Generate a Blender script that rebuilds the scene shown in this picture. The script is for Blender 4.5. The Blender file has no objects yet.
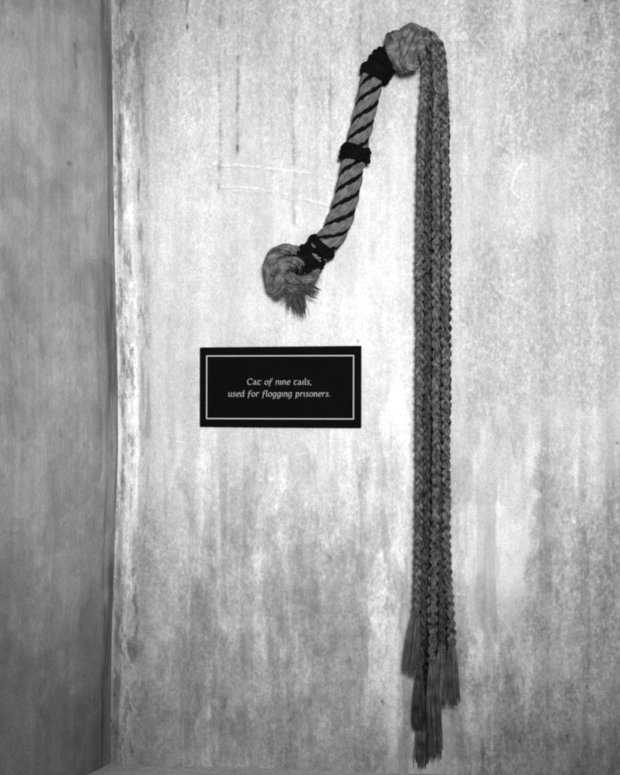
import bpy, math, random
import numpy as np
from mathutils import Vector

random.seed(11)
rng = np.random.default_rng(7)
scene = bpy.context.scene
COL = scene.collection
MM = 0.001

# ---------------------------------------------------------------- camera frame
YAW = math.radians(8.0)
DIST = 1.6
FPX = 1600.0                       # 1 reference pixel = 1 mm on the wall at the centre
FWD = np.array([-math.sin(YAW), math.cos(YAW), 0.0])
RGT = np.array([math.cos(YAW), math.sin(YAW), 0.0])
UPV = np.array([0.0, 0.0, 1.0])
CAM = -DIST * FWD


def at(px, py, d=0.0):
    """Point d mm in front of the back wall (plane y = 0)."""
    r = FWD + RGT * ((px - 310.0) / FPX) + UPV * ((387.5 - py) / FPX)
    t = (-d * MM - CAM[1]) / r[1]
    return CAM + r * t


def ruler(x, y, z):
    dx, dy, dz = x - CAM[0], y - CAM[1], z - CAM[2]
    dep = dx * FWD[0] + dy * FWD[1]
    return 310 + FPX * (dx * RGT[0] + dy * RGT[1]) / dep, 387.5 - FPX * dz / dep


# ---------------------------------------------------------------- tagging
def tag(o, label=None, cat=None, group=None, kind=None):
    if label: o['label'] = label
    if cat: o['category'] = cat
    if group: o['group'] = group
    if kind: o['kind'] = kind
    return o


def empty(name, loc):
    o = bpy.data.objects.new(name, None)
    COL.objects.link(o)
    o.empty_display_size = 0.02
    o.location = Vector(loc)
    return o


# ---------------------------------------------------------------- mesh builder
class MB:
    def __init__(s):
        s.v, s.f, s.uv = [], [], []

    def tube(s, pts, rad, k=8, cap=True, flat=None, uoff=None):
        P = np.asarray(pts, float)
        n = len(P)
        R = np.broadcast_to(np.asarray(rad, float), (n,))
        T = np.gradient(P, axis=0)
        T /= np.linalg.norm(T, axis=1)[:, None] + 1e-12
        N = np.zeros_like(P)
        a = np.array([0.0, 1.0, 0.0])
        if abs(T[0] @ a) > 0.9: a = np.array([1.0, 0.0, 0.0])
        m = a - T[0] * (a @ T[0])
        N[0] = m / np.linalg.norm(m)
        for i in range(1, n):
            m = N[i - 1] - T[i] * (N[i - 1] @ T[i])
            N[i] = m / (np.linalg.norm(m) + 1e-12)
        B = np.cross(T, N)
        ang = np.arange(k) * 2 * math.pi / k
        off = N[:, None, :] * np.cos(ang)[None, :, None] + B[:, None, :] * np.sin(ang)[None, :, None]
        V = P[:, None, :] + off * R[:, None, None]
        b = len(s.v)
        s.v.extend(V.reshape(-1, 3).tolist())
        L = np.concatenate([[0], np.cumsum(np.linalg.norm(np.diff(P, axis=0), axis=1))]) / MM
        if uoff is None: uoff = random.random() * 500
        L = L + uoff
        circ = 2 * math.pi * float(R.mean()) / MM
        vo = random.random() * 100
        for i in range(n - 1):
            for j in range(k):
                j2 = (j + 1) % k
                s.f.append((b + i * k + j, b + i * k + j2, b + (i + 1) * k + j2, b + (i + 1) * k + j))
                v0, v1 = vo + circ * j / k, vo + circ * (j + 1) / k
                s.uv += [(L[i], v0), (L[i], v1), (L[i + 1], v1), (L[i + 1], v0)]
        if cap:
            for i, sg in ((0, -1), (n - 1, 1)):
                c = len(s.v)
                s.v.append((P[i] + sg * T[i] * R[i] * 0.45).tolist())
                for j in range(k):
                    j2 = (j + 1) % k
                    q = (b + i * k + j, b + i * k + j2, c)
                    s.f.append(q if sg > 0 else q[::-1])
                    s.uv += [(L[i], vo), (L[i], vo + 1), (L[i] + 1, vo)]

    def hair(s, p, d, length, rad, droop=0.25):
        d = np.asarray(d, float); d /= np.linalg.norm(d) + 1e-9
        c = np.array([random.gauss(0, 1) for _ in range(3)]) * 0.35
        pts = []
        for q in range(4):
            t = q / 3
            pts.append(np.asarray(p) + (d * t + c * t * t + np.array([0, 0, -droop]) * t * t) * length)
        s.tube(pts, [rad, rad * .85, rad * .6, rad * .25], k=3, cap=False)

    def box(s, c, half):
        b = len(s.v)
        for dz in (-1, 1):
            for dy in (-1, 1):
                for dx in (-1, 1):
                    s.v.append((c[0] + dx * half[0], c[1] + dy * half[1], c[2] + dz * half[2]))
        for q in ((0, 2, 3, 1), (4, 5, 7, 6), (0, 1, 5, 4), (2, 6, 7, 3), (0, 4, 6, 2), (1, 3, 7, 5)):
            s.f.append(tuple(b + i for i in q))
            s.uv += [(0, 0), (1, 0), (1, 1), (0, 1)]

    def build(s, name, mat, parent=None, smooth=True):
        me = bpy.data.meshes.new(name)
        org = np.array(parent.matrix_world.translation) if parent is not None else np.zeros(3)
        if parent is not None: org = ORG.get(parent.name, np.zeros(3))
        V = np.asarray(s.v, float) - org
        me.from_pydata(V.tolist(), [], s.f)
        uvl = me.uv_layers.new(name='UVMap')
        uvl.data.foreach_set('uv', np.asarray(s.uv, np.float32).ravel())
        me.materials.append(mat)
        if smooth: me.polygons.foreach_set('use_smooth', [True] * len(me.polygons))
        me.update()
        o = bpy.data.objects.new(name, me)
        COL.objects.link(o)
        if parent is not None:
            o.parent = parent
            ORG[o.name] = org
        return o


ORG = {}


def smooth_path(pts, step=1.0):
    """Catmull-Rom through (x, y, d) triples given on the wall ruler; world points every ~step mm."""
    P = np.array([at(*p) for p in pts])
    return cr(P, step)


def cr(P, step=1.0):
    P = np.asarray(P, float)
    Q = np.vstack([2 * P[0] - P[1], P, 2 * P[-1] - P[-2]])
    out = []
    for i in range(1, len(Q) - 2):
        seg = np.linalg.norm(Q[i + 1] - Q[i])
        m = max(2, int(seg / (step * MM)))
        t = np.arange(m)[:, None] / m
        p0, p1, p2, p3 = Q[i - 1], Q[i], Q[i + 1], Q[i + 2]
        out.append(0.5 * (2 * p1 + (p2 - p0) * t + (2 * p0 - 5 * p1 + 4 * p2 - p3) * t ** 2 + (3 * p1 - p0 - 3 * p2 + p3) * t ** 3))
    out.append(P[-1:])
    R = np.vstack(out)
    L = np.concatenate([[0], np.cumsum(np.linalg.norm(np.diff(R, axis=0), axis=1))])
    n = max(3, int(L[-1] / (step * MM)))
    s = np.linspace(0, L[-1], n)
    return np.stack([np.interp(s, L, R[:, i]) for i in range(3)], axis=1)


def frames(P, ref=(0, -1, 0)):
    """tangent, side (in the wall plane), out (towards the viewer)"""
    T = np.gradient(P, axis=0)
    T /= np.linalg.norm(T, axis=1)[:, None] + 1e-12
    r = np.array(ref, float)
    O = r[None, :] - T * (T @ r)[:, None]
    O /= np.linalg.norm(O, axis=1)[:, None] + 1e-12
    S = np.cross(O, T)
    L = np.concatenate([[0], np.cumsum(np.linalg.norm(np.diff(P, axis=0), axis=1))]) / MM
    return T, S, O, L


def pframes(P):
    """parallel-transport frame"""
    n = len(P)
    T = np.gradient(P, axis=0)
    T /= np.linalg.norm(T, axis=1)[:, None] + 1e-12
    N = np.zeros_like(P)
    a = np.array([0.0, -1.0, 0.0])
    if abs(T[0] @ a) > .9: a = np.array([1.0, 0, 0])
    m = a - T[0] * (a @ T[0]); N[0] = m / np.linalg.norm(m)
    for i in range(1, n):
        m = N[i - 1] - T[i] * (N[i - 1] @ T[i]); N[i] = m / (np.linalg.norm(m) + 1e-12)
    L = np.concatenate([[0], np.cumsum(np.linalg.norm(np.diff(P, axis=0), axis=1))]) / MM
    return T, N, np.cross(T, N), L


def yarn(mb, P, R, plies=7, lead=60, hairs=60, taper_ends=True):
    """A soft multi-ply yarn of radius R mm along P, with stray hairs."""
    T, S, O, L = pframes(P)
    n = len(P)
    rr = R * np.ones(n)
    if taper_ends:
        e = np.minimum(np.arange(n), np.arange(n)[::-1]) / max(1, 0.10 * n)
        rr *= np.clip(0.55 + 0.45 * e, 0, 1)
    rr *= 1 + 0.06 * np.sin(L / 5.0 + random.random() * 6)
    mb.tube(P, rr * 0.62 * MM, k=8)
    for q in range(plies):
        fl = random.uniform(.74, 1.18)
        ph = q * 2 * math.pi / plies + random.uniform(-.35, .35)
        a = ph + L * 2 * math.pi / lead + .25 * np.sin(L / 9 + q)
        rho = rr * random.uniform(.62, .74) * fl * (1 + .10 * np.sin(L / random.uniform(7, 15) + q))
        pr = rr * random.uniform(.30, .42) * (1 + .12 * np.sin(L / random.uniform(3, 6) + q))
        Q = P + (S * np.cos(a)[:, None] + O * np.sin(a)[:, None]) * (rho * MM)[:, None]
        mb.tube(Q, pr * MM, k=7)
    for _ in range(hairs):
        i = random.randrange(n)
        a = random.random() * 6.283
        dr = S[i] * math.cos(a) + O[i] * math.sin(a)
        mb.hair(P[i] + dr * rr[i] * .93 * MM, dr * random.uniform(.15, .8) + T[i] * random.choice((-1, 1)), random.uniform(2, 7) * MM, random.uniform(.10, .24) * MM)


# ---------------------------------------------------------------- materials
def new_mat(name):
    m = bpy.data.materials.new(name)
    m.use_nodes = True
    nt = m.node_tree
    return m, nt, nt.nodes['Principled BSDF'], nt.nodes, nt.links


def fibre_mat(name, dark, light, su=.12, sv=1.6, bump=.5, rough=.9, blot=(.75, 1.15), spec=.1, bscale=110):
    m, nt, bs, N, L = new_mat(name)
    uv = N.new('ShaderNodeUVMap'); uv.uv_map = 'UVMap'
    mp = N.new('ShaderNodeMapping'); mp.inputs['Scale'].default_value = (su, sv, 1)
    mp.inputs['Rotation'].default_value = (0, 0, 0.12)
    L.new(uv.outputs[0], mp.inputs[0])
    nz = N.new('ShaderNodeTexNoise'); nz.inputs['Scale'].default_value = 1; nz.inputs['Detail'].default_value = 4
    nz.inputs['Roughness'].default_value = .65
    L.new(mp.outputs[0], nz.inputs['Vector'])
    rp = N.new('ShaderNodeValToRGB')
    rp.color_ramp.elements[0].position = .30; rp.color_ramp.elements[0].color = (dark, dark, dark, 1)
    rp.color_ramp.elements[1].position = .72; rp.color_ramp.elements[1].color = (light, light, light, 1)
    L.new(nz.outputs['Fac'], rp.inputs[0])
    ge = N.new('ShaderNodeNewGeometry')
    n2 = N.new('ShaderNodeTexNoise'); n2.inputs['Scale'].default_value = bscale; n2.inputs['Detail'].default_value = 3
    L.new(ge.outputs['Position'], n2.inputs['Vector'])
    mr = N.new('ShaderNodeMapRange'); mr.inputs['From Min'].default_value = .3; mr.inputs['From Max'].default_value = .7
    mr.inputs['To Min'].default_value = blot[0]; mr.inputs['To Max'].default_value = blot[1]
    L.new(n2.outputs['Fac'], mr.inputs[0])
    vm = N.new('ShaderNodeVectorMath'); vm.operation = 'SCALE'
    L.new(rp.outputs[0], vm.inputs[0]); L.new(mr.outputs[0], vm.inputs['Scale'])
    L.new(vm.outputs[0], bs.inputs['Base Color'])
    bp = N.new('ShaderNodeBump'); bp.inputs['Strength'].default_value = bump; bp.inputs['Distance'].default_value = .0008
    L.new(nz.outputs['Fac'], bp.inputs['Height']); L.new(bp.outputs[0], bs.inputs['Normal'])
    bs.inputs['Roughness'].default_value = rough
    bs.inputs['Specular IOR Level'].default_value = spec
    return m


M_STRAND = fibre_mat('pale_hemp', .055, .25, su=.10, sv=1.3, bump=.7, blot=(.6, 1.25), bscale=160)
M_TAIL = fibre_mat('grey_braid', .03, .18, su=.12, sv=1.0, bump=.35, blot=(.22, 1.9), bscale=170)
M_TAIL_HALF_SHADE = fibre_mat('half_shaded_braid', .015, .10, su=.12, sv=1.0, bump=.35, blot=(.2, 1.9), bscale=170)  # half-dark copy for recessed tails, shade between cords put into the colour
M_TAIL_SHADE = fibre_mat('shaded_braid', .010, .045, su=.16, sv=1.3, bump=.6, blot=(.30, 1.75), bscale=230)  # dark copy for the back tails, shade of the gaps painted in
M_TASSEL_DARK = fibre_mat('darker_fringe', .012, .15, su=.03, sv=1.6, bump=.4, blot=(.4, 1.4))  # darker copy of the fringe for some tassels and the tuft
M_KNOT = fibre_mat('grey_yarn', .025, .29, su=.08, sv=1.6, bump=.9, blot=(.30, 1.55), bscale=140)
M_TASSEL = fibre_mat('dark_fringe', .018, .27, su=.03, sv=1.6, bump=.4, blot=(.45, 1.25))
M_BLACK = fibre_mat('tarred_cord', .0025, .008, su=.5, sv=1.5, bump=.8, rough=.9, spec=.04)


def plain_mat(name, v, rough, spec, nscale=900, amp=.15):
    m, nt, bs, N, L = new_mat(name)
    ge = N.new('ShaderNodeNewGeometry')
    nz = N.new('ShaderNodeTexNoise'); nz.inputs['Scale'].default_value = nscale; nz.inputs['Detail'].default_value = 3
    L.new(ge.outputs['Position'], nz.inputs['Vector'])
    mr = N.new('ShaderNodeMapRange'); mr.inputs['To Min'].default_value = v * (1 - amp); mr.inputs['To Max'].default_value = v * (1 + amp)
    L.new(nz.outputs['Fac'], mr.inputs[0])
    L.new(mr.outputs[0], bs.inputs['Base Color'])
    bs.inputs['Roughness'].default_value = rough
    bs.inputs['Specular IOR Level'].default_value = spec
    return m


M_PANEL = plain_mat('black_card', .0030, .8, .03, 300, .4)
M_LETTER = plain_mat('faded_ink', .45, .8, .05, 2500, .5)
M_INK = plain_mat('pale_ink', .55, .8, .05, 2500, .35)


def wall_mat(name, grain=.26, bumpd=.0012):
    m, nt, bs, N, L = new_mat(name)
    at_ = N.new('ShaderNodeAttribute'); at_.attribute_name = 'tone'
    sp = N.new('ShaderNodeAttribute'); sp.attribute_name = 'mottle'
    tc = N.new('ShaderNodeTexCoord')
    facs = []
    for sc, det in ((820, 3.0), (330, 4.0)):
        nz = N.new('ShaderNodeTexNoise'); nz.inputs['Scale'].default_value = sc; nz.inputs['Detail'].default_value = det
        nz.inputs['Roughness'].default_value = .6
        mp = N.new('ShaderNodeMapping'); mp.inputs['Scale'].default_value = (1, 1, 1 if sc > 500 else .75)
        L.new(tc.outputs['Object'], mp.inputs[0]); L.new(mp.outputs[0], nz.inputs['Vector']); facs.append(nz)
    # grain 1: sandy plaster everywhere; grain 2: coarser blotches where the surface is weathered
    g1 = N.new('ShaderNodeMapRange'); g1.inputs['From Min'].default_value = .25; g1.inputs['From Max'].default_value = .75
    g1.inputs['To Min'].default_value = 1 - grain; g1.inputs['To Max'].default_value = 1 + grain
    L.new(facs[0].outputs['Fac'], g1.inputs[0])
    g2 = N.new('ShaderNodeMapRange'); g2.inputs['From Min'].default_value = .3; g2.inputs['From Max'].default_value = .7
    g2.inputs['To Min'].default_value = -.32; g2.inputs['To Max'].default_value = .24
    L.new(facs[1].outputs['Fac'], g2.inputs[0])
    a = N.new('ShaderNodeMath'); a.operation = 'MULTIPLY_ADD'; a.inputs[2].default_value = 1
    L.new(g2.outputs[0], a.inputs[0]); L.new(sp.outputs['Fac'], a.inputs[1])
    b = N.new('ShaderNodeMath'); b.operation = 'MULTIPLY'; L.new(a.outputs[0], b.inputs[0]); L.new(g1.outputs[0], b.inputs[1])
    c = N.new('ShaderNodeMath'); c.operation = 'MULTIPLY'; L.new(b.outputs[0], c.inputs[0]); L.new(at_.outputs['Fac'], c.inputs[1])
    L.new(c.outputs[0], bs.inputs['Base Color'])
    last = c.outputs[0]
    for scl, zz, lo, hi, v0, v1, dt in ((190, .65, .49, .56, -.10, .15, 8), (95, .5, .57, .60, .0, -.20, 9), (420, .7, .685, .72, .0, -.42, 3), (300, .7, .69, .72, .05, .42, 4)):
        mp = N.new('ShaderNodeMapping'); mp.inputs['Scale'].default_value = (1, 1, zz)
        mp.inputs['Location'].default_value = (scl * .013, .3, scl * .027)
        L.new(tc.outputs['Object'], mp.inputs[0])
        nz = N.new('ShaderNodeTexNoise'); nz.inputs['Scale'].default_value = scl; nz.inputs['Detail'].default_value = dt
        nz.inputs['Roughness'].default_value = .68
        L.new(mp.outputs[0], nz.inputs['Vector'])
        r_ = N.new('ShaderNodeMapRange'); r_.inputs['From Min'].default_value = lo; r_.inputs['From Max'].default_value = hi
        r_.inputs['To Min'].default_value = v0; r_.inputs['To Max'].default_value = v1
        L.new(nz.outputs['Fac'], r_.inputs[0])
        k1 = N.new('ShaderNodeMath'); k1.operation = 'MULTIPLY_ADD'; k1.inputs[2].default_value = 1
        L.new(r_.outputs[0], k1.inputs[0]); L.new(sp.outputs['Fac'], k1.inputs[1])
        k2 = N.new('ShaderNodeMath'); k2.operation = 'MULTIPLY'
        L.new(last, k2.inputs[0]); L.new(k1.outputs[0], k2.inputs[1]); last = k2.outputs[0]
    L.new(last, bs.inputs['Base Color'])
    h = N.new('ShaderNodeMath'); h.operation = 'MULTIPLY_ADD'; h.inputs[1].default_value = .4
    L.new(facs[0].outputs['Fac'], h.inputs[0]); L.new(facs[1].outputs['Fac'], h.inputs[2])
    bp = N.new('ShaderNodeBump'); bp.inputs['Strength'].default_value = .5; bp.inputs['Distance'].default_value = bumpd
    L.new(h.outputs[0], bp.inputs['Height']); L.new(bp.outputs[0], bs.inputs['Normal'])
    bs.inputs['Roughness'].default_value = .88
    bs.inputs['Specular IOR Level'].default_value = .2
    return m


# ---------------------------------------------------------------- numpy noise
def vnoise(x, y, seed):
    r = np.random.default_rng(seed)
    G = r.random((128, 128))
    xi = np.floor(x).astype(int); yi = np.floor(y).astype(int)
    fx = x - xi; fy = y - yi
    fx = fx * fx * (3 - 2 * fx); fy = fy * fy * (3 - 2 * fy)
    g = lambda i, j: G[i % 128, j % 128]
    return (g(xi, yi) * (1 - fx) + g(xi + 1, yi) * fx) * (1 - fy) + (g(xi, yi + 1) * (1 - fx) + g(xi + 1, yi + 1) * fx) * fy


def fbm(U, V, sx, sy, octv=4, seed=0, gain=.55):
    t = 0; a = 1; w = 0
    for o in range(octv):
        t = t + a * vnoise(U / sx * 2 ** o + 17.3 * o, V / sy * 2 ** o + 9.1 * o, seed * 31 + o)
        w += a; a *= gain
    return np.clip((t / w - .5) * 1.7 + .5, 0, 1)          # 0..1 about .5


def sst(x, a, b):
    t = np.clip((x - a) / (b - a), 0, 1)
    return t * t * (3 - 2 * t)


def blob(U, V, cx, cy, rx, ry, p=1.0):
    return np.exp(-(((U - cx) / rx) ** 2 + ((V - cy) / ry) ** 2) ** p)


def band(x, a, b, s):
    return sst(x, a - s, a + s) * (1 - sst(x, b - s, b + s))


def line_mask(U, V, pts, w):
    d = np.full(U.shape, 1e9)
    for (x0, y0), (x1, y1) in zip(pts[:-1], pts[1:]):
        dx, dy = x1 - x0, y1 - y0
        t = np.clip(((U - x0) * dx + (V - y0) * dy) / (dx * dx + dy * dy), 0, 1)
        d = np.minimum(d, np.hypot(U - x0 - t * dx, V - y0 - t * dy))
    return np.exp(-(d / w) ** 2)


def spline2(pts, n=12):
    P = np.array([(x, y, 0) for x, y in pts], float) * MM
    return [(p[0], p[1]) for p in (cr(P, 2.0) / MM)]


def grid_mesh(name, X, Y, Z, tone, mottle, mat):
    h, w = X.shape
    V = np.stack([X, Y, Z], -1).reshape(-1, 3).astype(np.float32)
    me = bpy.data.meshes.new(name)
    me.vertices.add(h * w)
    me.vertices.foreach_set('co', V.ravel())
    i = np.arange((h - 1) * w).reshape(h - 1, w)[:, :-1].ravel()
    F = np.stack([i, i + 1, i + w + 1, i + w], 1).astype(np.int32)
    nf = len(F)
    me.loops.add(nf * 4)
    me.loops.foreach_set('vertex_index', F.ravel())
    me.polygons.add(nf)
    me.polygons.foreach_set('loop_start', np.arange(0, nf * 4, 4, dtype=np.int32))
    me.polygons.foreach_set('use_smooth', np.ones(nf, bool))
    me.update(calc_edges=True)
    for nm, arr in (('tone', tone), ('mottle', mottle)):
        a = me.attributes.new(nm, 'FLOAT', 'POINT')
        a.data.foreach_set('value', arr.astype(np.float32).ravel())
    me.materials.append(mat)
    me.validate()
    o = bpy.data.objects.new(name, me)
    COL.objects.link(o)
    return o


# ---------------------------------------------------------------- the walls
# corner line of the two walls (wall ruler), slightly wavy as old plaster is
CZ = [-400, 0, 100, 250, 380, 450, 550, 640, 700, 763, 1100]
CX = [116, 116.5, 118, 120, 123, 123.5, 120, 117, 116, 115.5, 115]


def corner_x(V):
    return np.interp(V, CZ, CX)


def axis_samples(a, fa, fb, b, fine, coarse):
    return np.concatenate([np.arange(a, fa, coarse), np.arange(fa, fb, fine), np.arange(fb, b + coarse, coarse)])


def make_back_wall():
    us = axis_samples(0, 0, 540, 1000, 1.0, 8.0)            # mm from the corner along the wall
    vs = axis_samples(-330, -8, 784, 800, 1.0, 8.0)         # ruler rows, top to bottom
    U0, V0 = np.meshgrid(us, vs)
    cx = corner_x(V0)
    Z = (387.5 - V0) * MM * 1.0
    X = (at(0, 0)[0] * 0) + np.interp(cx, [0, 620], [at(0, 387)[0], at(620, 387)[0]]) + U0 * MM
    U, V = ruler(X, 0 * X, Z)
    E = U - cx                                               # distance from the corner
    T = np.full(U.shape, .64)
    mot = np.full(U.shape, .30)
    # broad cloudiness of the limewash
    T *= 1 + .20 * (fbm(U, V, 120, 190, 4, 1) - .5)
    T *= 1 + .11 * (fbm(U, V, 12, 16, 4, 2) - .5)
    streak = fbm(U, V, 16, 330, 4, 3)
    T *= 1 + .16 * (streak - .5)
    T *= 1 + .07 * (fbm(U, V, 4, 120, 3, 4) - .5)
    # greyer weathered zone at the top
    top = (1 - sst(V + 70 * (fbm(U, V, 40, 120, 3, 5) - .5), 40, 190))
    T *= 1 - .22 * top * (.55 + .9 * (fbm(U, V, 14, 90, 4, 6) - .2))
    mot += .35 * top
    # greyer mottling on the right half
    rt = sst(U, 430, 480) * fbm(U, V, 60, 90, 4, 7)
    T *= 1 - .16 * sst(rt, .30, .62)
    mot += .35 * sst(rt, .3, .6)
    # damp dirty field under the plaque
    n1 = fbm(U, V, 55, 90, 5, 8); n2 = fbm(U, V, 9, 13, 4, 9); n3 = fbm(U, V, 20, 150, 4, 10)
    low = sst(V + 130 * (n1 - .5), 415, 560) * (1 - sst(U + 60 * (n3 - .5), 372, 402)) * sst(E, 5, 22)
    T *= 1 - low * (.17 + .15 * (n1 - .4) + .22 * (n2 - .5))
    mot += .30 * low
    for cx_, cy_, rx, ry, k in ((240, 722, 52, 26, .26), (232, 600, 34, 55, .14), (300, 705, 34, 30, .12), (340, 640, 40, 60, .10), (372, 732, 7, 14, .3), (330, 560, 50, 25, .06), (190, 640, 30, 70, .08)):
        T *= 1 - k * blob(U + 16 * (n2 - .5), V + 24 * (n2 - .5), cx_, cy_, rx, ry) * (.5 + n2)
    n5 = fbm(U, V, 22, 60, 6, 61, .7); n6 = fbm(U, V, 7, 16, 5, 62, .7)
    rag = lambda m: sst(m + .85 * (n5 - .5) + .45 * (n6 - .5), .30, .56) * sst(m, .06, .42)
    # pale runs over the damp field
    for cx_, cy_, rx, ry, k in ((271, 480, 10, 40, .18), (206, 520, 6, 70, .10), (258, 575, 9, 45, .12), (385, 665, 17, 80, .34), (376, 590, 10, 40, .20), (398, 480, 12, 80, .22), (326, 730, 6, 22, .22), (205, 745, 8, 30, .18), (300, 690, 6, 60, .14)):
        T *= 1 + 1.35 * k * rag(blob(U + 8 * (n3 - .5), V, cx_, cy_, rx * 1.2, ry * 1.2))
    # the pale runs right of the tails, and the grey field they stop at
    edge = 532 + 14 * (fbm(U, V, 400, 40, 3, 11) - .5)
    pale = band(U + 14 * (n2 - .5), 462, edge, 7) * sst(V + 90 * (n3 - .5), 400, 480) * (1 - sst(V + 160 * (n3 - .5), 600, 720))
    pale = rag(pale * .95)
    T *= 1 + .20 * pale
    mot *= 1 - .7 * pale
    gr = sst(U, edge - 2, edge + 3) * sst(V + 60 * (n1 - .5), 400, 520)
    T *= 1 - gr * (.14 + .22 * (n2 - .5))
    mot += .30 * gr
    rl = band(U, 448, edge, 8) * sst(V, 560, 700)
    T *= 1 - rl * (.20 * sst(fbm(U, V, 11, 38, 4, 12), .42, .62) + .06)
    mot += .3 * rl
    for cx_, cy_, rx, ry, k in ((484, 690, 16, 70, .26), (527, 680, 4, 60, .25), (532, 480, 5, 60, .10), (512, 570, 10, 60, .12), (505, 480, 18, 40, .10), (549, 90, 5, 40, .10), (598, 26, 26, 26, .16), (300, 300, 70, 60, .06), (345, 320, 22, 40, .12), (330, 60, 9, 90, .06), (170, 200, 30, 90, .08)):
        T *= 1 + k * (rag(blob(U + 10 * (n2 - .5), V, cx_, cy_, rx, ry)) if k > .14 else blob(U + 10 * (n2 - .5), V, cx_, cy_, rx, ry))
    for cx_, cy_, rx, ry, k in ((516, 742, 10, 14, .25), (540, 745, 40, 16, .12), (528, 490, 6, 14, .12), (405, 712, 6, 40, .28), (500, 640, 10, 40, .16), (455, 690, 8, 60, .12), (600, 735, 16, 10, .12), (560, 110, 25, 60, .10), (500, 190, 40, 40, .06), (572, 300, 30, 60, .06), (246, 260, 20, 46, .08), (395, 30, 40, 30, .06), (470, 110, 20, 60, .05)):
        T *= 1 - k * blob(U + 8 * (n2 - .5), V + 14 * (n2 - .5), cx_, cy_, rx, ry) * (.4 + 1.2 * n2)
    T *= 1 - .20 * blob(U, V, 142, -10, 45, 90) * (.6 + .8 * streak)
    # the corner: dirty margin, pale ridge of plaster, second soiled run
    cs = fbm(E, V, 5, 160, 4, 13); cf = fbm(E, V, 3.2, 18, 4, 14)
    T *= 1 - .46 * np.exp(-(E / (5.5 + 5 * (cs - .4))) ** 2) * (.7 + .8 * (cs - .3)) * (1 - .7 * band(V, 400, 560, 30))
    T *= 1 - .34 * band(E, -2, 4 + 9 * (cs - .45), 1.2) * sst(cf + .5 * cs, .55, .85)
    ridge = band(E, 7 + 6 * (cs - .5), 14 + 9 * (cf - .5), 1.6)
    T *= 1 + ridge * (.22 * sst(cs, .35, .6) * (1 - sst(V + 60 * (cf - .5), 590, 650)) - .03)
    ridge2 = band(E, 1.5, 13 + 8 * (cs - .5), 1.5) * band(V + 30 * (cs - .5), 375, 610, 16)
    T *= 1 + .26 * ridge2
    chip = sst(fbm(E, V, 7, 22, 5, 63, .7) + .25 * (1 - E / 14), .60, .64) * (1 - sst(E, 9, 17))
    T *= 1 + .38 * chip * (1 - .5 * sst(V, 640, 700))
    pit = sst(fbm(E, V, 5, 26, 5, 64, .7), .66, .70) * (1 - sst(E, 16, 34))
    T *= 1 - .42 * pit
    soil = band(E + 6 * (cf - .5), 17, 31, 4) * (1 - sst(V + 80 * (cs - .5), 430, 520))
    T *= 1 - soil * (.05 + .30 * sst(cf, .40, .85))
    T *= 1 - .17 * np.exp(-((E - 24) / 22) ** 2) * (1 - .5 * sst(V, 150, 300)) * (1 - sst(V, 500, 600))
    T *= 1 - .12 * np.exp(-E / 35)  # smooth ambient shade towards the corner, put into the tone
    wl = band(E + 5 * (cf - .5), 16, 20, 2) * sst(cs + cf, 1.05, 1.25)
    T *= 1 + .25 * wl
    T *= 1 + .20 * blob(U + 8 * (cf - .5), V, 126, 690, 9, 45) - .14 * band(V, 560, 680, 30) * np.exp(-((E - 12) / 7) ** 2)
    # fine dark drips from the top
    for x, y0, y1, w, k in ((187, -300, 24, .9, .32), (219, -300, 190, 1.5, .30), (223, -300, 60, 1.2, .14), (237.5, -300, 152, 1.5, .34), (243, -300, 70, 1.0, .12), (294, -300, 228, 1.6, .22), (299, -300, 90, 1.0, .16), (330, -300, 172, 1.8, .22), (362, -300, 60, 2.5, .16), (350, -300, 40, 1.5, .10), (560, -300, 20, 1, .12), (207, -300, 90, 1.4, .12)):
        wob = x + 4.5 * (fbm(V * 0 + x, V, 10, 70, 5, int(x), .6) - .5)
        w = w * (.4 + 1.1 * fbm(V * 0 + x, V, 10, 15, 3, int(x) + 9))
        dots = sst(fbm(U * 0 + x, V, 10, 12, 4, int(x) + 5, .8), .40, .62)
        T *= 1 - 1.1 * k * np.exp(-((U - wob) / (w * 1.15)) ** 2) * (1 - sst(V, y1 - 6, y1)) * (.40 + .75 * dots) * (.6 + .8 * n2)
    for x, y, rx, ry, k in ((187.3, 27, 1.4, 4, .8), (237.5, 149, 1.6, 5, .65), (219, 187, 1.2, 3, .5), (219, 20, 1.2, 8, .3), (294.5, 218, 1.5, 7, .3), (296, 92, 1.4, 6, .35), (587, 687, 1.2, 2, .7), (567, 736, 1.6, 1.4, .7), (617, 443, 1.3, 1.6, .7), (560, 34, 1.3, 1.3, .7), (585, 0, 2.2, 1.6, .8), (382, 702, 1.3, 1.6, .7), (358, 341, 1.4, 1.4, .6), (589, 700, 1.5, 2.2, .5), (236, 110, 1, 3, .35)):
        T *= 1 - k * blob(U, V, x, y, rx, ry, 1.4)
    for x, y, rx, ry, k in ((459, 594, 3, 1.2, .4), (464, 595, 2, 1.2, .35), (261, 480, 2.5, 1.2, .3), (271, 479, 2.5, 1.4, .35), (545, 449, 1.6, 1.6, .3), (215, 508, 3, 1.5, .25), (320, 495, 10, 1.5, .1), (335, 505, 8, 2, .12)):
        T *= 1 + k * blob(U, V, x, y, rx, ry, 1.3)
    # long ragged vertical stains and worn pale runs
    v1 = fbm(U, V, 13, 210, 5, 71, .6); v2 = fbm(U, V, 26, 120, 5, 72, .62); v3 = fbm(U, V, 48, 75, 6, 73, .62)
    lowz = sst(V, 380, 520)
    T *= 1 - (.05 + .12 * lowz) * sst(v1, .56, .70) * sst(E, 20, 40)
    T *= 1 + (.05 + .11 * lowz) * sst(v2, .58, .64) * sst(E, 20, 40)
    T *= 1 - .08 * (1 - sst(v3, .36, .42)) * (.5 + lowz)
    # scratches
    D = np.zeros(U.shape)
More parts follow.
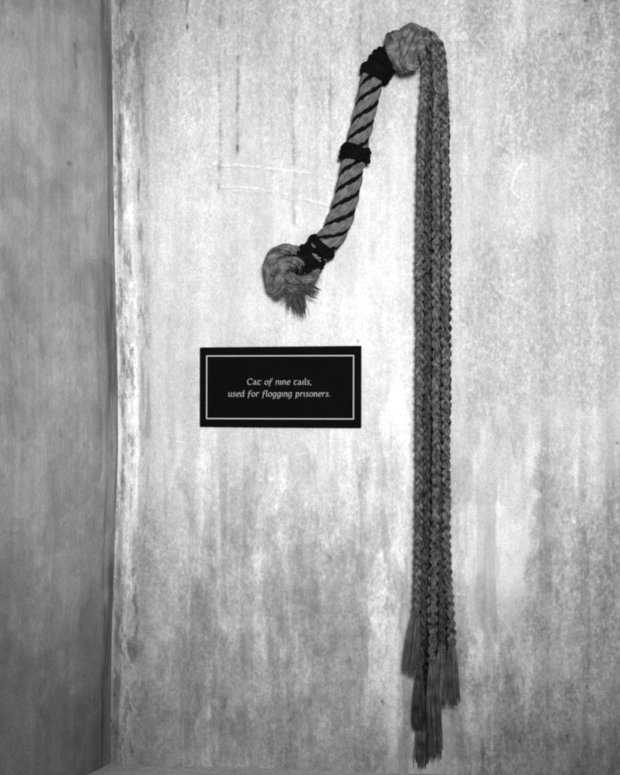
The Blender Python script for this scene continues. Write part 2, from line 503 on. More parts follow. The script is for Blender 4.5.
    arcs = ((spline2([(214, 164), (250, 166), (285, 170), (312, 173), (338, 181)]), .8, .26),
            (spline2([(217, 186), (255, 188.5), (290, 195), (332, 206)]), .75, .26),
            (spline2([(232, 190), (262, 192.5), (300, 200)]), .7, .22),
            (spline2([(528, 165), (522, 163.5), (516, 174), (512.5, 189), (518, 197), (523, 199.5), (530, 194)]), .85, .32),
            (spline2([(455, 172), (480, 174), (505, 172)]), .8, .08))
    for p, w, k in arcs:
        m = line_mask(U + 2.5 * (n6 - .5), V + 2.5 * (n6 - .5), p, w) * sst(n2 + .5 * n6, .40, .75) * 1.2
        T *= 1 + k * m
        D += .25 * m
        T *= 1 - .10 * line_mask(U, V - 2.2, p, 1.0)
    # low band that the pale ledge has splashed
    T *= 1 + .16 * sst(V, 757, 762) * (1 - sst(V, 775, 790)) * fbm(U, V, 60, 30, 3, 15)
    # relief: trowelled unevenness
    D += 1.5 * (fbm(U, V, 70, 160, 4, 21) - .5) + .45 * (fbm(U, V, 9, 22, 4, 22) - .5) + .8 * ridge * (1 - sst(V, 570, 650)) - 1.0 * np.exp(-(E / 3) ** 2)
    D += .5 * (fbm(U, V, 5, 160, 3, 23) - .5) * np.exp(-E / 30)
    D *= sst(E, 0, 5)
    Y = -np.clip(D, -2.2, 2.2) * MM
    T = np.clip(T, .04, .88)
    # tails of the wall outside the plaster study stay plain
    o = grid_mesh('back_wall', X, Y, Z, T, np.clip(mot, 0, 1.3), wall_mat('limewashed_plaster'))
    return tag(o, 'pale weathered plaster wall behind the hanging whip and plaque', None, None, 'structure')


LWDIR = FWD + RGT * (620.0 / FPX)          # left wall runs away from the viewer along this direction
LWDIR = -LWDIR / np.linalg.norm(LWDIR)     # ... and towards the viewer along this one
LWN = np.array([-LWDIR[1], LWDIR[0], 0.0])
if LWN[0] < 0: LWN = -LWN


def make_left_wall():
    ss = np.concatenate([np.arange(0, 60, 1.0), np.arange(60, 420, 2.0), np.arange(420, 700, 10.0)])[::-1]
    vs = axis_samples(-330, -8, 784, 800, 1.5, 8.0)
    S, V0 = np.meshgrid(ss, vs)
    Z = (387.5 - V0) * MM
    cx = np.interp(corner_x(V0), [0, 620], [at(0, 387)[0], at(620, 387)[0]])
    X = cx + LWDIR[0] * S * MM
    Y = LWDIR[1] * S * MM
    U, V = ruler(X, Y, Z)
    V = V0                                    # rows measured at the corner
    E = S / 2.7                               # ruler mm foreshortened along this wall
    A = 118 - E
    n2 = fbm(S, V, 16, 14, 4, 41); n1 = fbm(S, V, 120, 130, 4, 42)
    st = fbm(S, V, 26, 320, 4, 43); st2 = fbm(S, V, 9, 150, 3, 44)
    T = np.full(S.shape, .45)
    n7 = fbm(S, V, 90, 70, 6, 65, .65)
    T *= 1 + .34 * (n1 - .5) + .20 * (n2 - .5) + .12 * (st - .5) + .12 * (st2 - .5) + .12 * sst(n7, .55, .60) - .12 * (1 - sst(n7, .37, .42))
    mot = .16 + .25 * n1
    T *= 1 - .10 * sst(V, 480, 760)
    T *= 1 - .53 * np.exp(-E / 24) * (.65 + .7 * (st - .3))  # streaky stain plus corner shade, both painted into the tone
    # dirty runs next to the corner
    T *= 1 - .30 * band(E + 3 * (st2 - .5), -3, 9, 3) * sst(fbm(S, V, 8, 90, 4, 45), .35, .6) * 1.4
    T *= 1 - .30 * blob(A + 5 * (n7 - .5), V, 112, 40, 4, 70) * (.2 + 1.6 * n2)
    T *= 1 - .55 * blob(A, V, 116, 572, 2.6, 24) - .45 * blob(A, V, 115, 650, 1.8, 60)
    T *= 1 - .30 * blob(A, V, 108, 730, 14, 50) - .2 * blob(A, V, 100, 600, 10, 70)
    T *= 1 + .35 * blob(A + 2 * (n2 - .5), V, 113, 598, 2, 7) + .25 * blob(A, V, 108, 610, 1.6, 26)
    T *= 1 + .16 * blob(A, V, 101, 150, 4, 24) * (.5 + n2) + .12 * blob(A, V, 99, 300, 4, 40)
    for x, y0, y1, w, k in ((17, 62, 112, 1.6, .22), (66, 60, 120, 2.2, .16), (28, -300, 60, 2, .08), (70, -300, 60, 2.5, .10), (88, 20, 110, 3, .12), (44, 150, 320, 3, .07), (104, 270, 480, 2, .18), (110, 250, 460, 1.5, .20)):
        T *= 1 - k * np.exp(-((A - x + 2 * (st2 - .5)) / w) ** 2) * band(V, y0, y1, 14) * (.5 + n2)
    for x, y, rx, ry, k in ((89, 55, 1.4, 3, .45), (90, 74, 1.2, 3, .4), (84, 171, 1.6, 2.4, .5), (89, 95, 1.0, 5, .25), (48, 66, .8, 2, .3)):
        T *= 1 - k * blob(A, V, x, y, rx, ry)
    for x, y, rx, ry, k in ((9, 570, 10, 24, .20), (71, 568, 1.2, 8, .25), (63, 628, 1.0, 11, .28), (36, 645, 1.4, 8, .28), (95, 95, 3, 30, .10), (60, 372, 1.6, 5, .16), (27, 405, 2, 20, .10), (90, 682, 1, 4, .22), (48, 230, 2, 30, .08), (97, 446, 1.5, 6, .2), (106, 478, 1.5, 14, .22), (108, 520, 1.2, 30, .16)):
        T *= 1 + k * blob(A + 2 * (n2 - .5), V, x, y, rx, ry)
    D = 2.0 * (fbm(S, V, 120, 170, 4, 46) - .5) + .5 * (n2 - .5) + .7 * (st2 - .5)
    D *= sst(S, 0, 8)
    X = X + LWN[0] * D * MM
    Y = Y + LWN[1] * D * MM
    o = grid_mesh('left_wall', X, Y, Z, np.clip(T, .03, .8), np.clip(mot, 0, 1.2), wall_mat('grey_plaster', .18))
    return tag(o, 'grey streaked plaster wall meeting the pale wall at the corner', None, None, 'structure')


def make_ledge():
    z0 = at(117, 763.5)[2]
    c = at(115.5, 763.5)
    us = np.concatenate([np.arange(-8, 1000, 6.0)])
    ds = np.concatenate([np.arange(0, 60, 3.0), np.arange(60, 620, 12.0)])
    Dg, Ug = np.meshgrid(ds, us, indexing='ij')
    # back edge follows the back wall, left edge follows the left wall
    k = np.clip(1 - Ug / 300, 0, 1)
    X = c[0] + Ug * MM + LWDIR[0] * (Dg * MM) * k
    Y = .004 + LWDIR[1] * Dg * MM
    Z = z0 + 1.2 * MM * (fbm(Ug, Dg, 60, 60, 4, 51) - .5)
    X, Y, Z = X[:, :], Y, Z
    T = .74 * (1 + .25 * (fbm(Ug, Dg, 40, 30, 4, 52) - .5))
    o = grid_mesh('ledge', X[::-1], Y[::-1], Z[::-1], T, 0 * T + .6, wall_mat('ledge_plaster'))
    return tag(o, 'pale plaster ledge along the foot of the wall', None, None, 'structure')


make_back_wall()
make_left_wall()
make_ledge()


# ---------------------------------------------------------------- the plaque
GL = {
 'C': (1.35, [[(1.22, 1.22), (1.0, 1.42), (.62, 1.46), (.22, 1.15), (.12, .65), (.35, .15), (.75, 0), (1.22, .22)]]),
 'a': (.98, [[(.12, .93), (.36, 1.0), (.58, .82), (.70, .35), (.80, .05), (.96, .06)], [(.66, .52), (.35, .52), (.10, .27), (.28, .02), (.50, .06), (.72, .30)]]),
 't': (.92, [[(.04, .95), (.30, 1.02), (.62, .96), (.90, 1.02)], [(.46, .98), (.18, .72), (.13, .34), (.36, .02), (.60, .02), (.84, .18)]]),
 'o': (.98, [[(.48, 1.0), (.20, .85), (.10, .48), (.24, .12), (.50, 0), (.78, .16), (.87, .52), (.74, .88), (.48, 1.0)]]),
 'f': (.80, [[(.16, -.42), (.26, .2), (.30, .95), (.42, 1.35), (.66, 1.48), (.86, 1.36)], [(.04, .80), (.34, .86), (.72, .80)]]),
 'n': (1.0, [[(.06, .92), (.17, .98), (.18, .5), (.16, 0)], [(.18, .70), (.40, .97), (.64, .98), (.78, .72), (.77, .25), (.84, .02), (.98, .08)]]),
 'i': (.42, [[(.05, .92), (.18, .98), (.18, .4), (.22, .06), (.40, .06)]]),
 'e': (.90, [[(.80, .84), (.58, 1.0), (.28, .90), (.11, .55), (.22, .14), (.50, 0), (.84, .18)], [(.14, .50), (.45, .56), (.78, .60), (.80, .84)]]),
 'l': (.45, [[(.06, 1.42), (.18, 1.50), (.18, .6), (.20, .08), (.42, .05)]]),
 's': (.78, [[(.66, .88), (.42, 1.0), (.18, .84), (.30, .58), (.58, .38), (.60, .12), (.34, 0), (.06, .12)]]),
 'u': (1.0, [[(.05, .94), (.16, .98), (.15, .40), (.30, .03), (.55, .05), (.76, .32)], [(.77, 1.0), (.76, .4), (.82, .03), (.98, .08)]]),
 'd': (1.0, [[(.74, .80), (.45, 1.0), (.16, .80), (.10, .40), (.28, .02), (.56, .04), (.77, .30)], [(.68, 1.46), (.78, 1.52), (.78, .6), (.80, .05), (.98, .06)]]),
 'r': (.74, [[(.05, .92), (.17, .98), (.18, .5), (.16, 0)], [(.18, .68), (.36, .95), (.58, .98), (.70, .86)]]),
 'g': (1.0, [[(.76, .86), (.45, 1.0), (.16, .80), (.10, .42), (.28, .06), (.56, .08), (.77, .34)], [(.80, 1.0), (.77, .3), (.70, -.25), (.44, -.46), (.10, -.34)]]),
 'p': (1.0, [[(.05, .92), (.17, .98), (.19, .2), (.15, -.48)], [(.18, .74), (.45, 1.0), (.76, .82), (.84, .42), (.64, .04), (.36, .02), (.19, .16)]]),
 ',': (.38, [[(.14, .12), (.20, .05), (.12, -.22)]]),
 '.': (.38, [[(.12, .10), (.20, .04), (.24, .08)]]),
 ' ': (.62, []),
}


def letter_line(mb, text, x0, x1, ybase, xh, d):
    tot = sum(GL[c][0] + .10 for c in text) - .10
    sx = (x1 - x0) / tot
    cur = x0
    lay = 0
    for c in text:
        w, strokes = GL[c]
        for st in strokes:
            P = np.array([(x, y, 0) for x, y in st], float)
            P = cr(P * .01, .8) / .01 if len(P) > 2 else P
            pts = [(cur + (x + .10 * y) * sx, ybase - y * xh) for x, y, _ in P]
            lay += 1
            dd = d + .004 * (lay % 5)
            ring = []
            for i in range(len(pts)):
                a = pts[max(0, i - 1)]; b = pts[min(len(pts) - 1, i + 1)]
                tx, ty = b[0] - a[0], b[1] - a[1]
                l = math.hypot(tx, ty) + 1e-9
                nx, ny = -ty / l, tx / l
                # broad pen held at about thirty degrees: thick down strokes, thin cross strokes
                hw = .09 + .19 * abs(nx * math.cos(.5) - ny * math.sin(.5))
                ring.append((at(pts[i][0] + nx * hw, pts[i][1] + ny * hw, dd), at(pts[i][0] - nx * hw, pts[i][1] - ny * hw, dd)))
            b0 = len(mb.v)
            for p, q in ring: mb.v += [p.tolist(), q.tolist()]
            for i in range(len(ring) - 1):
                mb.f.append((b0 + 2 * i, b0 + 2 * i + 1, b0 + 2 * i + 3, b0 + 2 * i + 2))
                mb.uv += [(0, 0)] * 4
        cur += (w + .10) * sx


def make_sign():
    import bmesh
    tl, tr, br, bl = at(199.7, 347.3, 3), at(361.3, 345.6, 3), at(361.2, 428.2, 3), at(199.6, 427.0, 3)
    corners = [tl, tr, br, bl]
    root = empty('wall_plaque', at(280.5, 387, 0))
    ORG[root.name] = np.array(root.location)
    tag(root, 'small black plaque with thin white border and two lines of pale lettering', 'plaque')
    bm = bmesh.new()
    fr = [bm.verts.new(Vector(c)) for c in corners]
    bk = [bm.verts.new(Vector((c[0], .0015, c[2]))) for c in corners]
    bm.faces.new(fr[::-1]); bm.faces.new(bk)
    for i in range(4):
        j = (i + 1) % 4
        bm.faces.new((fr[i], fr[j], bk[j], bk[i]))
    bmesh.ops.recalc_face_normals(bm, faces=bm.faces)
    bmesh.ops.bevel(bm, geom=[e for e in bm.edges], offset=.0005, segments=2, affect='EDGES')
    me = bpy.data.meshes.new('panel')
    bmesh.ops.translate(bm, verts=bm.verts, vec=-root.location)
    bm.to_mesh(me); bm.free()
    me.materials.append(M_PANEL)
    o = bpy.data.objects.new('panel', me); COL.objects.link(o); o.parent = root
    # printed border: four mitred strips
    q = MB()
    out = [(206.3, 355.6), (354.0, 355.2), (353.9, 419.4), (206.2, 419.0)]
    w = .85
    inn = [(out[0][0] + w, out[0][1] + w), (out[1][0] - w, out[1][1] + w), (out[2][0] - w, out[2][1] - w), (out[3][0] + w, out[3][1] - w)]
    for i in range(4):
        j = (i + 1) % 4
        b = len(q.v)
        for p in (out[i], out[j], inn[j], inn[i]): q.v.append(at(p[0], p[1], 3.06).tolist())
        q.f.append((b + 3, b + 2, b + 1, b)); q.uv += [(0, 0)] * 4
    q.build('border_line', M_INK, root, smooth=False)
    q = MB(); letter_line(q, 'Cat of nine tails,', 246.8, 311.6, 384.6, 4.0, 3.06)
    q.build('lettering', M_LETTER, root, smooth=False)
    q = MB(); letter_line(q, 'used for flogging prisoners.', 228, 330.5, 396.5, 4.0, 3.06)
    q.build('lettering', M_LETTER, root, smooth=False)


make_sign()

# ---------------------------------------------------------------- the whip
WHIP = empty('whip', at(383, 62, 0))
ORG[WHIP.name] = np.array(WHIP.location)
tag(WHIP, 'rope whip of many braided grey tails hanging knotted on the plaster wall', 'whip')

HAND = [(402, 50, 20), (390, 57, 17), (379, 68, 15), (372.6, 79, 15), (366.7, 103, 15), (361, 128, 15), (355, 153.5, 15), (347.6, 191, 15), (340.8, 217, 15), (331, 237, 15), (320, 250, 15), (308, 261, 15), (297, 268, 15)]


def hpath(): return smooth_path(HAND, 1.0)


def make_handle():
    P = hpath()
    T, S, O, L = frames(P)
    lead, R = 54.0, 11.7
    r, c = 5.4, 5.5
    mb = MB()
    cords = []
    fl = 1 + .16 * sst(L, 90, 190)                         # slightly swollen towards the frayed end
    for q in range(3):
        ph = q * 2 * math.pi / 3
        a = ph + L * 2 * math.pi / lead + .12 * np.sin(L / 23 + q)
        cen = P + (S * np.cos(a)[:, None] + O * np.sin(a)[:, None]) * (c * fl * MM)[:, None]
        mb.tube(cen, r * fl * MM, k=18)
        # loose yarns lying in the lay of each strand
        for y in range(9):
            b = y * 2 * math.pi / 9 - L * 2 * math.pi / 150 + q
            Ct = np.gradient(cen, axis=0); Ct /= np.linalg.norm(Ct, axis=1)[:, None]
            Oa = O - Ct * np.sum(O * Ct, 1)[:, None]; Oa /= np.linalg.norm(Oa, axis=1)[:, None]
            Sa = np.cross(Oa, Ct)
            k_ = (r * fl - .75) * MM
            mb.tube(cen + (Sa * np.cos(b)[:, None] + Oa * np.sin(b)[:, None]) * k_[:, None], 1.5 * MM, k=7)
        a2 = a + math.pi / 3
        wob = 8.3 + .25 * np.sin(L / 6 + q * 2)
        cords.append(P + (S * np.cos(a2)[:, None] + O * np.sin(a2)[:, None]) * (wob * fl * MM)[:, None])
    for _ in range(260):
        i = random.randrange(20, len(P) - 20); a = random.random() * 6.283
        dr = S[i] * math.cos(a) + O[i] * math.sin(a)
        mb.hair(P[i] + dr * 11 * MM, dr * random.uniform(.1, .6) + T[i] * random.uniform(-1, 1), random.uniform(1.5, 4) * MM, .1 * MM)
    h = mb.build('handle', M_STRAND, WHIP)
    for cpts in cords:
        q = MB()
        n = len(cpts)
        q.tube(cpts, (2.6 + .35 * np.sin(np.arange(n) / 1.6)) * MM, k=9)
        q.build('spiral_cord', M_BLACK, h)
    return P


def wraps(mb, P, T, S, O, L, l0, l1, turns, R0, R1, cr_, tilt=0.0, wob=.5, seed=0):
    """cord wound round the handle between arc lengths l0 and l1"""
    n = int(turns * 30)
    t = np.linspace(0, 1, n)
    ph = t * turns * 2 * math.pi + seed
    l = l0 + (l1 - l0) * t + tilt * np.sin(ph + seed)
    R = R0 + (R1 - R0) * t + wob * np.sin(ph * 2.3 + seed * 2)
    I = lambda A: np.stack([np.interp(l, L, A[:, i]) for i in range(3)], 1)
    C = I(P) + (I(S) * np.cos(ph)[:, None] + I(O) * np.sin(ph)[:, None]) * (R * MM)[:, None]
    mb.tube(C, cr_ * (1 + .10 * np.sin(np.arange(n) / 1.7)) * MM, k=9)


def arc_of(P, L, px, py):
    q = at(px, py, 15)
    return L[np.argmin(np.linalg.norm(P - q, axis=1))]


def make_bindings(P):
    T, S, O, L = frames(P)
    # thick seizing under the head knot
    l0, l1 = arc_of(P, L, 373.5, 74), arc_of(P, L, 394, 55)
    mb = MB()
    wraps(mb, P, T, S, O, L, l0, l1, 6, 12.4, 11.4, 2.9, 1.4, 1.2, 1)
    wraps(mb, P, T, S, O, L, l1 - 2, l0 + 3, 3.5, 12.8, 13.6, 2.5, 2.6, .7, 4)
    wraps(mb, P, T, S, O, L, l0 - 2, l0 + 4, 2.2, 12.2, 13.0, 2.4, 2.0, .5, 2.4)
    mb.build('binding', M_BLACK, WHIP)
    # narrow knotted band half way along
    lm = arc_of(P, L, 355, 153.5)
    mb = MB()
    wraps(mb, P, T, S, O, L, lm - 5, lm + 5, 3, 11.8, 12.2, 2.9, 1.2, .8, 2)
    wraps(mb, P, T, S, O, L, lm - 3, lm + 3, 2, 12.3, 12.9, 2.5, 4.4, .9, 5)
    wraps(mb, P, T, S, O, L, lm + 1, lm - 2, 1.3, 12.8, 13.2, 2.3, 5.2, .6, 3.1)
    for a_, b_ in (((343, 147, 22), (342, 153, 18)), ((366, 157, 20), (368, 163, 22)), ((349, 145, 29), (353, 150, 30)), ((357, 159, 30), (361, 157, 29))):
        mb.tube(smooth_path([a_, ((a_[0] + b_[0]) / 2 + 1, (a_[1] + b_[1]) / 2, a_[2] + 1.5), b_], 1), 2.6 * MM, k=9)
    mb.build('binding', M_BLACK, WHIP)
    # loose crossing turns above the frayed end (third seizing)
    la, lb = arc_of(P, L, 324, 246), arc_of(P, L, 302, 265)
    mb = MB()
    wraps(mb, P, T, S, O, L, la - 2, la + 5, 2.2, 12.6, 12.0, 2.6, 1.0, .6, .4)
    wraps(mb, P, T, S, O, L, la + 4, lb - 3, 1.6, 12.0, 11.0, 2.2, 5.0, .6, 3.0)
    wraps(mb, P, T, S, O, L, la + 11, lb + 7, 5.2, 13.2, 12.0, 2.9, 1.0, .7, 1.7)
    wraps(mb, P, T, S, O, L, la + 14, lb + 4, 3.0, 14.2, 13.2, 2.6, 3.5, .7, .2)
    mb.tube(smooth_path([(308, 246, 27), (311, 238, 24), (316, 236, 20)], 1), 2.7 * MM, k=9)
    mb.tube(smooth_path([(322, 257, 27), (331, 252, 26), (333, 245, 20)], 1), 2.6 * MM, k=9)
    mb.tube(smooth_path([(298, 258, 26), (306, 270, 29), (318, 266, 25)], 1), 2.8 * MM, k=9)
    mb.build('binding', M_BLACK, WHIP)


def make_head_knot():
    mb = MB()
    # one soft yarn wound about three times round the neck of the tails
    pts = []
    for i in range(0, 3 * 12 + 4):
        ph = i / 12 * 2 * math.pi - 1.2
        t = i / (3 * 12 + 3)
        cx = 396 + 19 * t + 1.5 * math.sin(ph)
        cy = 50 - 5 * t
        bulge = 1 - .5 * (2 * abs(t - .58)) ** 2.2
        pts.append((cx + 2.0 * math.cos(ph), cy + 1.5 - 18.5 * bulge * math.cos(ph), 24 + 14 * bulge * math.sin(ph)))
    yarn(mb, smooth_path(pts, 1.3), 6.5, plies=10, lead=70, hairs=900)
    # tucked end, a stub at the left shoulder
    yarn(mb, smooth_path([(405, 46, 33), (398, 36, 31), (391, 37, 24), (390, 47, 18)], 1.0), 5.6, plies=7, lead=50, hairs=60)
    yarn(mb, smooth_path([(402, 34, 24), (410, 27.5, 26), (420, 31, 25), (425, 40, 24)], 1.0), 5.4, plies=7, lead=50, hairs=50)
    yarn(mb, smooth_path([(397, 59, 31), (408, 66, 33), (418, 63, 29)], 1.0), 5.0, plies=7, lead=50, hairs=40)
    # core so that no daylight shows through the turns
    mb.tube(smooth_path([(390, 53, 22), (404, 48, 24), (421, 42, 24)], 1.5), 13 * MM, k=14)
    mb.build('head_knot', M_KNOT, WHIP)


def brush(mb, P0, D, spread_x, spread_y, length, n, r, r_end, jag=4, uneven=.08, wave=.7):
    """loose fibres from P0 along D (world unit), fanning out"""
    D = np.asarray(D, float); D /= np.linalg.norm(D)
    out = np.array([0, -1.0, 0]) - D * (-D[1]); out /= np.linalg.norm(out)
    side = np.cross(out, D)
    nl = max(3, n // 8)
    locks = []
    for q in range(nl):
        a = q * 2.4 + random.random() * .6
        q_ = math.sqrt((q + .5) / nl) * .92
        locks.append((q_ * math.cos(a), q_ * math.sin(a), random.uniform(-uneven, uneven * .4), random.random() * 6, random.uniform(.5, 1.2), random.uniform(.75, 1.15)))
    for k_ in range(n):
        lx, ly, lu, w1, w2, lt = locks[k_ % nl]
        ox, oy = lx + random.gauss(0, .085) * lt, ly + random.gauss(0, .10) * lt
        ln = length * (1 + lu) + random.gauss(0, jag * .5)
        w1 += random.gauss(0, .25)
        pts = []
        m = 11
        for i in range(m):
            t = i / (m - 1)
            e = .24 + .70 * (1 - (1 - min(1, t * 1.5)) ** 2) + .10 * t * t - .10 * max(0, t - .8) / .2 * lt
            ww = wave * math.sin(w1 + t * 6 * w2) * t
            pts.append(P0 + D * (ln * t * MM) + side * ((ox * spread_x * e + ww) * MM) + out * ((oy * spread_y * e + .5 * ww) * MM))
        rr = random.uniform(.7, 1.2) * r
        mb.tube(cr(np.array(pts), max(2.0, length / 22)), np.linspace(rr, rr * r_end, len(cr(np.array(pts), max(2.0, length / 22)))) * MM, k=5)


def make_end_knot():
    mb = MB()
    yarn(mb, smooth_path([(305, 262, 16), (297, 251.5, 19), (283, 250, 20), (272.5, 258, 19), (269.5, 272, 18), (272, 286, 18), (278, 295, 19)], 1.0), 6.0, plies=9, lead=60, hairs=230)
    yarn(mb, smooth_path([(306, 268, 24), (296, 262.5, 29), (286, 264, 30), (281, 274, 29), (279, 286, 26), (278, 297, 20)], 1.0), 5.4, plies=9, lead=50, hairs=380)
    yarn(mb, smooth_path([(286, 273, 27), (294, 279, 30), (305, 280, 29), (315, 275, 26), (315, 264, 18)], 1.0), 4.8, plies=8, lead=50, hairs=320)
    yarn(mb, smooth_path([(312, 278, 18), (300, 286, 20), (289, 288, 21), (280, 280, 20), (284, 268, 18)], 1.0), 5.6, plies=8, lead=50, hairs=300)
    yarn(mb, smooth_path([(276, 266, 12), (280, 282, 12), (292, 292, 14), (303, 284, 16)], 1.0), 6.0, plies=8, lead=60, hairs=60)
    mb.tube(smooth_path([(280, 262, 12), (281, 276, 12), (292, 284, 13), (302, 272, 14)], 1.5), 8 * MM, k=12)
    k = mb.build('end_knot', M_KNOT, WHIP)
    q = MB()
    for bx, by, dx, ln, wx, nn in ((289, 285, .10, 22, 3.2, 40), (292, 286, .20, 27, 3.0, 40), (296, 286, .24, 29, 3.2, 45), (300, 285, .22, 25, 3.0, 40), (293, 284, .45, 24, 6, 30), (287, 284, .0, 15, 4, 30)):
        brush(q, at(bx, by, random.uniform(16, 23)), (dx, 0, -1), wx, 4, ln, nn, .62, .3, jag=8, uneven=.25, wave=2.0)
    brush(q, at(306, 283, 22), (.9, 0, -.40), 3.4, 4, 13, 45, .65, .3, jag=4, uneven=.25, wave=1.2)
    brush(q, at(301, 285, 20), (.8, 0, -.55), 4.5, 4, 15, 40, .65, .3, jag=5, uneven=.3, wave=1.4)
    q.build('frayed_tuft', M_TASSEL_DARK, k)


def braid(mb, P, phase, lead=23.0, a=2.4, b=2.5, r=1.74, twist=0.0, hairs=420):
    T, S, O, L = frames(P)
    def wander(sc):
        return (vnoise(L / sc + random.random() * 90, 0 * L + random.random() * 90, random.randrange(9999)) - .5) * 2
    ease = sst(L, 40, 110)
    P = P + S * (wander(28) * .75 * ease * MM)[:, None] + O * (wander(40) * .8 * ease * MM)[:, None]
    tw = twist + .75 * wander(60) + .35 * wander(22)
    S2 = S * np.cos(tw)[:, None] + O * np.sin(tw)[:, None]
    O2 = O * np.cos(tw)[:, None] - S * np.sin(tw)[:, None]
    Lw = L + 2.6 * wander(11) + 4.0 * wander(45)
    aw = a * (1 + .14 * wander(13)) * (1 - .35 * sst(L, L[-1] - 12, L[-1]))
    for q in range(3):
        ph = phase + 2 * math.pi * (Lw / lead + q / 3)
        C = P + S2 * (aw * np.sin(ph) * MM)[:, None] + O2 * (b * np.sin(2 * ph) * MM)[:, None]
        C = C + S2 * (wander(6) * .35 * MM)[:, None] + O2 * (wander(7) * .55 * MM)[:, None]
        rs = r * (1 + .16 * wander(8))
        # each strand of the plait is itself three soft yarns laid together
        tt, s_, o_, l_ = pframes(C)
        mb.tube(C, rs * .86 * MM, k=8)
        for y in range(3):
            aa = y * 2 * math.pi / 3 + l_ * 2 * math.pi / 15 + q
            mb.tube(C + (s_ * np.cos(aa)[:, None] + o_ * np.sin(aa)[:, None]) * (.60 * rs * MM)[:, None], (.46 * rs * (1 + .25 * wander(5))) * MM, k=6)
    n = len(P)
    for _ in range(hairs):
        i = random.randrange(4, n - 2); an = random.random() * 6.283
        dr = S2[i] * math.cos(an) + O2[i] * math.sin(an) * .7
        mb.hair(P[i] + (S2[i] * math.cos(an) * (a + r * .8) + O2[i] * math.sin(an) * (b + r * .8)) * MM, dr * random.uniform(.1, .8) + T[i] * random.choice((-1, 1)) * random.uniform(.3, 1), random.uniform(1.5, 5) * MM, random.uniform(.10, .22) * MM)


# (fan position at the head 0 inner .. 1 outer, depth mm, way points below the arch, binding y, tassel end, tassel half width, fibres)
TAILS = [
    (.02, 23, [(420.4, 150), (419.4, 300), (419.0, 420), (418, 540), (416.5, 600)], (416, 609), (410, 672), 7.6, 95),
    (.26, 14, [(428.2, 150), (427.6, 300), (427.0, 420), (425.2, 540), (422.0, 620), (420.5, 655)], (420, 663), (418.4, 727), 6.6, 95),
    (.62, 23, [(436.2, 150), (435.8, 300), (435.6, 420), (434.6, 540), (433.2, 610), (432.0, 645)], (431.6, 662), (435.4, 757), 7.8, 130),
    (1.0, 23, [(445.2, 150), (445.4, 300), (445.8, 420), (446.8, 540), (450.0, 610), (451.4, 636)], (451.8, 644), (454.2, 702), 6.6, 90),
    (.84, 6, [(441.5, 150), (441, 300), (441, 420), (440.5, 520), (440.5, 590), (440.5, 628)], (440.2, 640), (440.0, 700), 6.0, 80),
    (.12, 5, [(424.5, 150), (423, 300), (422, 420), (421, 540), (423.0, 630), (423.5, 690)], (423.0, 700), (420.8, 764), 8.0, 120),
    (.45, 5, [(431.6, 150), (431, 300), (431, 420), (430.5, 500), (425.0, 580), (424.5, 620), (428, 690)], (428.0, 690), (428, 750), 7.0, 90),
    (.80, 22, [(440, 120, 14), (440.5, 200, 10), (440.5, 300, 9), (440.5, 420, 10), (441.0, 520, 14), (441.8, 600, 21), (441.6, 636)], (441.2, 650), (440.0, 705), 7.4, 95),
    (.95, 5, [(446, 150), (446.5, 300), (446.6, 420), (446, 540), (448, 610), (446, 640)], (445, 650), (445, 690), 5.5, 60),
]


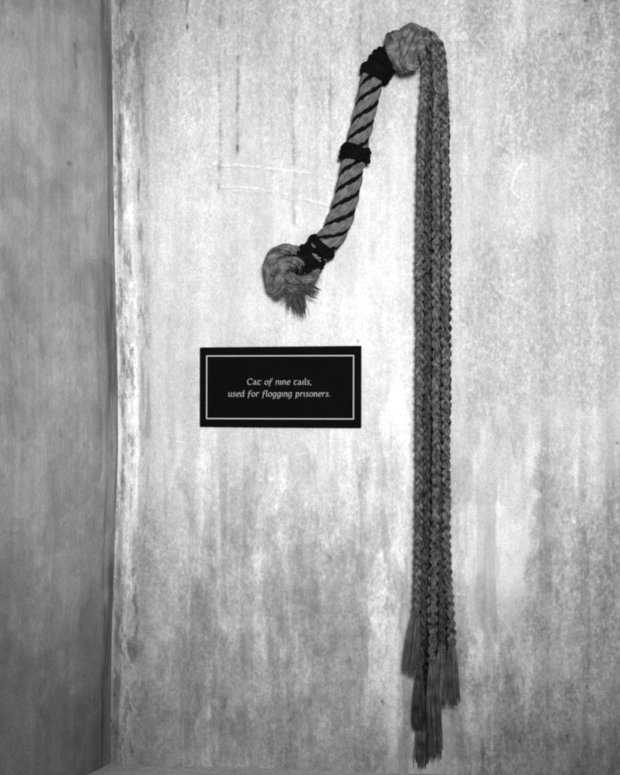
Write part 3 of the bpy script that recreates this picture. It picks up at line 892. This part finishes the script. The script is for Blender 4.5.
def make_tails():
    for i, (t, d, way, bind, tip, hw, nf) in enumerate(TAILS):
        lerp = lambda p, q: (p[0] + (q[0] - p[0]) * t, p[1] + (q[1] - p[1]) * t)
        arch = [lerp((408, 52), (410, 36)), lerp((417, 50), (424, 32.5)), lerp((422.5, 56), (435, 38.5)), lerp((424.5, 66), (441.5, 51)), lerp((424.5, 84), (444, 80))]
        dep = [24, 22 + (d - 15) * .6, d + 6, d + 3, d + 1]
        pts = [(p[0], p[1], z) for p, z in zip(arch, dep)] + [(w_[0], w_[1], w_[2] if len(w_) > 2 else d) for w_ in way] + [(bind[0], bind[1], d)]
        mb = MB()
        P = smooth_path(pts, 1.15)
        braid(mb, P, phase=i * 1.7 + .3, lead=24.5 + (i * 37 % 5) * 1.0, twist=(-.3, .35, -.2, .25, .5, -.4, .1, .15, -.6)[i])
        tail = mb.build('tail', M_TAIL_SHADE if i in (4, 5, 6, 8) else M_TAIL_HALF_SHADE if i in (1, 7) else M_TAIL, WHIP)  # recessed tails get darker copies, painting the shade between the cords
        # fringe below the whipping
        q = MB()
        A, B = at(bind[0], bind[1] - 2, d), at(tip[0], tip[1], d * .9)
        D = B - A
        ln = np.linalg.norm(D) / MM
        brush(q, A, D, hw, min(5.5, hw * .8), ln, int(nf * 1.1), .80, .4, jag=3.2, uneven=.10, wave=1.1)
        # a few straggling ends
        brush(q, A, D, hw * 1.2, 5, ln * 1.03, 16, .42, .3, jag=5, uneven=.06, wave=1.8)
        # whipping: two turns of yarn at the neck
        nn = 50
        a = np.linspace(0, 4.6 * math.pi, nn)
        u = D / np.linalg.norm(D)
        out = np.array([0, -1.0, 0]); sd = np.cross(out, u)
        C = A[None, :] + u * ((np.linspace(-2, 3, nn))[:, None] * MM) + sd * (np.cos(a) * 3.3 * MM)[:, None] + out * (np.sin(a) * 3.0 * MM)[:, None]
        q.tube(C, 1.15 * MM, k=7)
        q.build('tassel', M_TASSEL_DARK if i in (1, 4, 6, 8) else M_TASSEL, tail)


Pp = make_handle()
make_bindings(Pp)
make_head_knot()
make_end_knot()
make_tails()

# ---------------------------------------------------------------- light
w = bpy.data.worlds.new('World')
scene.world = w
w.use_nodes = True
bg = w.node_tree.nodes['Background']
bg.inputs[0].default_value = (1, 1, 1, 1)
bg.inputs[1].default_value = .155


def aim(o, target):
    o.rotation_euler = (Vector(target) - o.location).to_track_quat('-Z', 'Y').to_euler()


sp = bpy.data.lights.new('key_lamp', 'SPOT')
sp.energy = 119
sp.shadow_soft_size = .13
sp.spot_size = math.radians(43)
sp.spot_blend = 1.0
so = bpy.data.objects.new('key_lamp', sp)
COL.objects.link(so)
so.location = (.34, -1.5, .30)
aim(so, at(345, 255))

# ---------------------------------------------------------------- camera
cd = bpy.data.cameras.new('camera')
cd.sensor_fit = 'VERTICAL'
cd.sensor_height = 36
cd.lens = 36 * FPX / 775
cd.clip_start = .01
cd.clip_end = 50
co = bpy.data.objects.new('camera', cd)
COL.objects.link(co)
co.location = Vector(CAM)
co.rotation_euler = (math.pi / 2, 0, YAW)
scene.camera = co

scene.view_settings.view_transform = 'Standard'
scene.view_settings.look = 'None'
scene.view_settings.exposure = 0
scene.view_settings.gamma = 1
scene.cycles.use_denoising = False
scene.cycles.sample_clamp_indirect = 1.5
scene.cycles.pixel_filter_type = 'BLACKMAN_HARRIS'
scene.cycles.filter_width = 2.5
